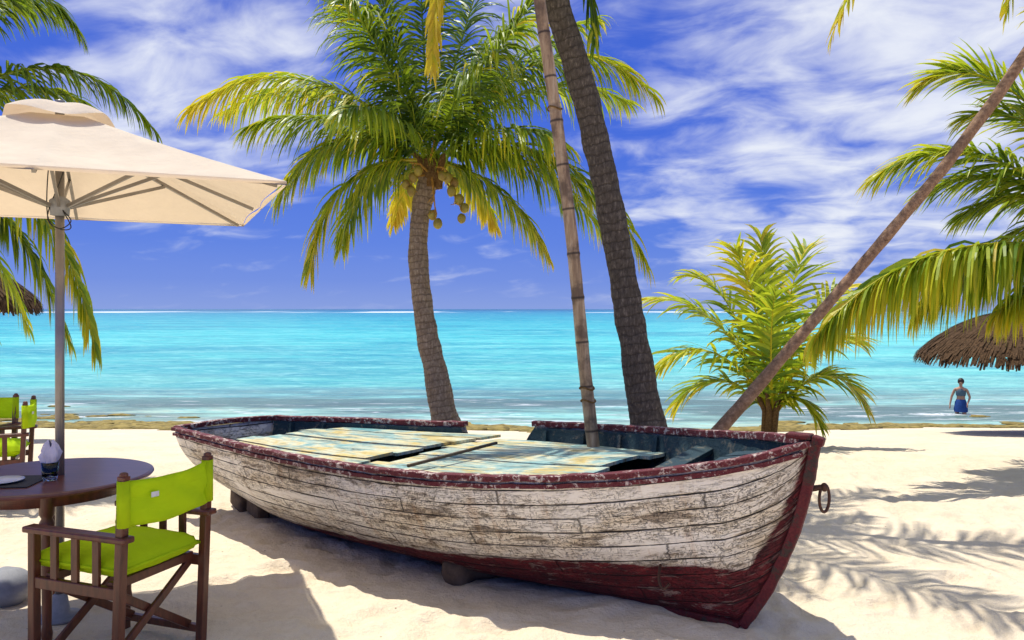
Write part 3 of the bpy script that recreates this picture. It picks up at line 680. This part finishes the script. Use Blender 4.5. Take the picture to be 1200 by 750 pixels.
# ---------------------------------------------------------------- director chairs (local +Y is forward)
def make_chair(loc,rz,label):
    r=thing('director_chair',loc,label,'chair','green director chairs',rz)
    W=.25
    def P(mb,name,mat,bev=.004,par=None,sm_=False): return mb.build(name,mat,par or r,None,sm_,bev)
    for s in(-1,1):
        m=MB();m.bar((s*W,-.20,0),(s*W,-.24,.90),.038,.038);m.ell((s*W,-.24,.905),(.019,.019,.012));P(m,'back_post',m_wood)
        m=MB();m.bar((s*W,.27,0),(s*W,.27,.62),.038,.038);P(m,'leg',m_wood)
        m=MB();m.box((s*W,.02,.632),(.064,.58,.028));P(m,'armrest',m_wood,.008)
        m=MB();m.box((s*W,.03,.40),(.028,.46,.05));P(m,'side_rail',m_wood)
        m=MB();m.box((s*W,.03,.07),(.03,.50,.035));P(m,'foot_rail',m_wood)
        for yy in(-.09,.03,.15):
            m=MB();m.box((s*W,yy,.52),(.016,.036,.20));P(m,'slat',m_wood,.002)
    for yy in(-.15,.20):
        m=MB();m.bar((-W,yy,.08),(W,yy,.41),.038,.018,up=(0,1,0));P(m,'cross_brace',m_wood)
        m=MB();m.bar((W,yy+.02,.08),(-W,yy+.02,.41),.038,.018,up=(0,1,0));P(m,'cross_brace',m_wood)
        m=MB();m.box((0,yy,.42),(.48,.03,.04));P(m,'seat_rail',m_wood)
    vs=[];n=24
    for j in range(9):
        z=.685+.195*j/8
        for k in range(n+1):
            u=k/n;x=lerp(-W-.02,W+.02,u);y=-.238-.045*math.sin(math.pi*u)-.018*(0 if 0<k<n else -1)+.007*math.sin(u*13+j*1.1)*math.sin(math.pi*u)+.016*noise.noise(V((u*5,j*.5,3)))
            vs.append(V((x,y,z-.012*math.sin(math.pi*u))))
    m=MB();m.add(vs,[(j*(n+1)+k,j*(n+1)+k+1,(j+1)*(n+1)+k+1,(j+1)*(n+1)+k) for j in range(8) for k in range(n)])
    for s in(-1,1): m.lathe([(.027,.685),(.027,.88)],(s*W,-.238,0),12)
    bc=m.build('back_canvas',m_lime,r,None,True);sd=bc.modifiers.new('s','SOLIDIFY');sd.thickness=.004
    m=MB();m.box((-.12,-.2805,.80),(.035,.003,.022),Matrix.Rotation(-.25,3,'Z'));P(m,'cloth_tag',m_white,0,bc)
    m=MB();n=24;vs=[]
    for j in range(n+1):
        for k in range(n+1):
            u=k/n;v=j/n;e=min(1,min(u,1-u,v,1-v)*5);vs.append(V((lerp(-.235,.235,u),lerp(-.21,.29,v),.49+.055*math.sqrt(max(0,e*(2-e)))+.022*math.sin(math.pi*u)*math.sin(math.pi*v)+.006*noise.noise(V((u*7,v*7,1))))))
    g=[(j*(n+1)+k,j*(n+1)+k+1,(j+1)*(n+1)+k+1,(j+1)*(n+1)+k) for j in range(n) for k in range(n)]
    m.add(vs,g);m.add([V((v.x,v.y,.49-(v.z-.49)*.85)) for v in vs],g)
    cu=m.build('seat_cushion',m_lime,r,None,True)
    m=MB();m.tube([V((-.237,-.212,.49)),V((.237,-.212,.49)),V((.237,.292,.49)),V((-.237,.292,.49)),V((-.237,-.212,.49))],.007,6,0);m.build('piping',m_lime,cu,None,True)
    return r
ch=make_chair((-1.765,3.65,0),R(70),'nearest lime green director chair at the round table')
for (x,y),rz,l in [((-4.62,6.8),R(168),'lime green director chair at the far left edge, cut off by the frame'),((-4.20,6.5),R(114),'distant lime green director chair seen side on behind the table')]:
    c=copy_tree(ch);c.location=(x,y,0);c.rotation_euler=(0,0,rz);c.scale=(.94,.94,.94);c['label']=l
# ---------------------------------------------------------------- thatched parasols
def thatch(loc,r,h,zr,label):
    root=thing('thatched_umbrella',loc,label,'beach umbrella','thatched beach umbrellas');b=V(loc)
    m=MB();m.tube([b+V((0,0,-.2)),b+V((0,0,zr+h*.8))],.07,10,0);m.build('post',m_lean,root,b,True)
    def zf(f): return zr+.03+h*(1-f**2.3)
    m=MB();prof=[(r*f,zf(f)) for f in(.97,.9,.8,.65,.5,.35,.2,.08,.01)]
    m.lathe(prof,b,40)
    for i in range(4200):
        a=random.random()*6.283;f=random.uniform(.05,1)**.6
        def pt(f): return b+V((math.cos(a)*r*f,math.sin(a)*r*f,zf(max(0,f))+.02))
        f1=f+.13;A=pt(f);B=pt(min(f1,1.0))
        if f1>1: B=B+V((math.cos(a)*.03,math.sin(a)*.03,-random.uniform(.05,.20)))
        sd=V((-math.sin(a),math.cos(a),0))*random.uniform(.012,.035);B+=V([random.uniform(-.02,.02) for _ in range(3)])
        m.add([A-sd,A+sd,B+sd*.6,B-sd*.6],[(0,1,2,3)])
    m.build('thatch_roof',m_thatch,root,b)
p=at(1208,419,15);g=gz(p.x,p.y);thatch((p.x,p.y,g),1.95,.85,p.z-g,'round thatched beach umbrella at the right edge by the sea')
p=at(-62,358,12);g=gz(p.x,p.y);thatch((p.x,p.y,g),1.22,.62,p.z-g,'dark thatched beach umbrella at the left edge behind the parasol')
# ---------------------------------------------------------------- person wading
pb=V((at(1126,485,24.3).x,24.3,0));pb.z=-1.6-2.7*.2
per=thing('person',pb,'person in blue swimwear wading thigh deep in the sea','person')
def skinbody(vr,edges,name,mat,parent,rootidx=0,sub=2):
    me=bpy.data.meshes.new(name);me.from_pydata([v[:3] for v in vr],edges,[]);o=bpy.data.objects.new(name,me);C.objects.link(o);o.parent=parent
    md=o.modifiers.new('Skin','SKIN')
    if not me.skin_vertices:
        bm=bmesh.new();bm.from_mesh(me);bm.verts.layers.skin.verify();bm.to_mesh(me);bm.free()
    for i,v in enumerate(vr):
        r=v[3];sv=me.skin_vertices[0].data[i];sv.radius=r if isinstance(r,tuple) else (r,r);sv.use_root=(i==rootidx)
    md.use_smooth_shade=True
    ss_=o.modifiers.new('Sub','SUBSURF');ss_.levels=sub;ss_.render_levels=sub
    me.materials.append(mat);return o
vr=[(0,0,.86,(.14,.10)),(0,0,1.0,(.115,.085)),(0,0,1.16,(.13,.09)),(0,.0,1.30,(.12,.08)),(0,0,1.37,.045),(0,-.01,1.42,.045),(0,-.015,1.49,(.075,.09)),(0,-.01,1.56,(.06,.075)),
(.09,0,.78,.085),(.10,-.04,.45,.052),(.10,.02,.25,.05),(.10,.03,.08,.035),(.10,-.1,.02,.03),
(-.09,0,.78,.085),(-.11,.05,.45,.052),(-.11,.12,.25,.05),(-.11,.16,.08,.035),(-.11,.05,.02,.03),
(.16,0,1.28,.045),(.24,.02,1.05,.036),(.20,-.12,.90,.026),(.19,-.16,.86,.022),
(-.16,0,1.28,.045),(-.25,-.02,1.04,.036),(-.28,-.08,.84,.026),(-.285,-.09,.79,.022)]
ed=[(0,1),(1,2),(2,3),(3,4),(4,5),(5,6),(6,7),(0,8),(8,9),(9,10),(10,11),(11,12),(0,13),(13,14),(14,15),(15,16),(16,17),(3,18),(18,19),(19,20),(20,21),(3,22),(22,23),(23,24),(24,25)]
for hi,(hx,hy,hzz) in((21,(.19,-.16,.86)),(25,(-.285,-.09,.79))):
    for k in range(4):
        b0=len(vr);ox=(k-1.5)*.016;L=[.06,.075,.07,.055][k]
        vr+=[(hx+ox*.3,hy+ox,hzz-.035,.009),(hx+ox*.4,hy+ox*1.2-.006,hzz-.035-L*.5,.008),(hx+ox*.4,hy+ox*1.2-.02,hzz-.035-L,.006)];ed+=[(hi,b0),(b0,b0+1),(b0+1,b0+2)]
    b0=len(vr);vr+=[(hx,hy-.03,hzz-.02,.009),(hx,hy-.05,hzz-.045,.008)];ed+=[(hi,b0),(b0,b0+1)]
skinbody(vr,ed,'body',m_skin,per)
m=MB();m.ell((0,.012,1.53),(.092,.10,.10),16,10,.08);m.ell((0,.10,1.50),(.045,.04,.06),10,8,.1);m.build('hair',m_hair,per,None,True)
m=MB();m.lathe([(.126,1.09),(.134,1.12),(.140,1.18),(.138,1.24),(.10,1.30)],(0,0,0),20)
for v in m.v: v.y*=.8
for s in(-1,1): m.tube([V((s*.07,-.07,1.26)),V((s*.075,-.02,1.345)),V((s*.07,.06,1.27))],.012,6,0)
m.build('swim_top',m_teal,per,None,True)
m=MB()
n=24;prof=[(.125,.98),(.155,.90),(.175,.80),(.19,.68),(.185,.60)]
m.lathe(prof,(0,0,0),n)
for i,v in enumerate(m.v): v.y*=.8; v.x+=.008*math.sin(i*1.7)
m.build('shorts',m_navy,per,None,True)
m=MB();m.ell((0,-.112,1.495),(.012,.014,.02),8,6);m.build('nose',m_skin,per,None,True)
for s in(-1,1):
    m=MB();m.ell((s*.03,-.098,1.51),(.012,.006,.007),8,6);m.build('eye',m_black,per,None,True)
    m=MB();m.ell((s*.078,0,1.50),(.01,.018,.028),8,6);m.build('ear',m_skin,per,None,True)
m=MB();m.ell((0,-.103,1.455),(.024,.006,.007),8,6);m.build('mouth',m_rail,per,None,True)
per.rotation_euler=(0,0,R(-35))
# ---------------------------------------------------------------- sky, sun, camera
S=V((-.68,.73,0)).normalized()*math.cos(R(70))+V((0,0,math.sin(R(70))))
ld=bpy.data.lights.new('sun','SUN');ld.energy=5.0;ld.angle=R(.5);ld.color=(1,.95,.85);lo=bpy.data.objects.new('sun',ld);C.objects.link(lo);lo.rotation_euler=S.to_track_quat('Z','Y').to_euler();lo.location=(-5,5,20)
w=bpy.data.worlds.new('World');scene.world=w;w.use_nodes=True;t=T(w.node_tree)
d=t.n('ShaderNodeTexCoord').outputs['Generated'];s=t.n('ShaderNodeSeparateXYZ',{0:d});x,y,z=s.outputs
den=t.math('ADD',t.math('MAXIMUM',z,0.0),.24)
pv=t.n('ShaderNodeCombineXYZ',{0:t.math('DIVIDE',x,den),1:t.math('DIVIDE',y,den),2:0.0}).outputs[0]
rv=t.scale(pv,(1,1.0,1),rot=(0,0,R(25)))
c1=t.noise(t.scale(rv,(1.4,1.7,1),loc=(1.3,.4,0)),1.0,5,.5,.3)
c2=t.noise(t.scale(rv,(4.2,5.4,1),loc=(3,1,0)),1.0,7,.55,.5)
def dirmask(v,a,b):
    v=V(v).normalized();dt=t.n('ShaderNodeVectorMath',{0:d,1:tuple(v)},operation='DOT_PRODUCT').outputs['Value']
    return t.mr(dt,math.cos(R(a)),math.cos(R(b)),0,1,True)
mk=t.math('MAXIMUM',dirmask((-.38,1,.31),12,2),t.math('MAXIMUM',dirmask((.45,1,.24),22,7),t.math('MULTIPLY',dirmask((.1,1,.44),12,3),.6)))
mk=t.math('MAXIMUM',mk,t.mr(z,.42,.6,0,.8))  # extra cloud added overhead, out of view, to whiten the blue skylight
cl=t.math('ADD',t.math('MULTIPLY',c1,.52),t.math('MULTIPLY',c2,.48))
cl=t.math('ADD',cl,t.math('MULTIPLY',mk,.17))
cl=t.mr(cl,.52,.80,0,1.0,True)
cl=t.math('MULTIPLY',cl,t.mr(z,.0,.06,.3,1))
base=t.ramp(z,[(0,(.24,.36,.80)),(.035,(.14,.26,.79)),(.08,(.085,.20,.78)),(.2,(.044,.135,.74)),(.4,(.030,.10,.64)),(.7,(.06,.18,.5))])
col=t.mix(cl,base,(.88,.91,1.0))
col=t.mix(t.mr(z,.45,.75,0,1,True),col,t.mix(cl,(.34,.46,.78),(1.15,1.12,1.06)))  # unseen overhead sky made brighter and more neutral to fill the shaded hull
nis=t.n('ShaderNodeTexSky',sky_type='NISHITA',sun_disc=False,sun_elevation=R(70),sun_rotation=math.atan2(S.x,S.y))
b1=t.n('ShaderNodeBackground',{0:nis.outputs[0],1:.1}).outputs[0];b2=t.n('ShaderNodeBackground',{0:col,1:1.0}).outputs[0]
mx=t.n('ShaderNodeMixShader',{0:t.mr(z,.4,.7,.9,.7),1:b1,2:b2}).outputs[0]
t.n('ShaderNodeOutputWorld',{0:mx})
cd=bpy.data.cameras.new('camera');co=bpy.data.objects.new('camera',cd);C.objects.link(co);co.location=(0,0,HC);co.rotation_euler=(R(90),0,0)
cd.sensor_width=36;cd.lens=36*F/1200;cd.shift_y=-13/1200;cd.clip_end=20000;cd.clip_start=.05;scene.camera=co
scene.view_settings.view_transform='Standard';scene.view_settings.look='None';scene.view_settings.exposure=0
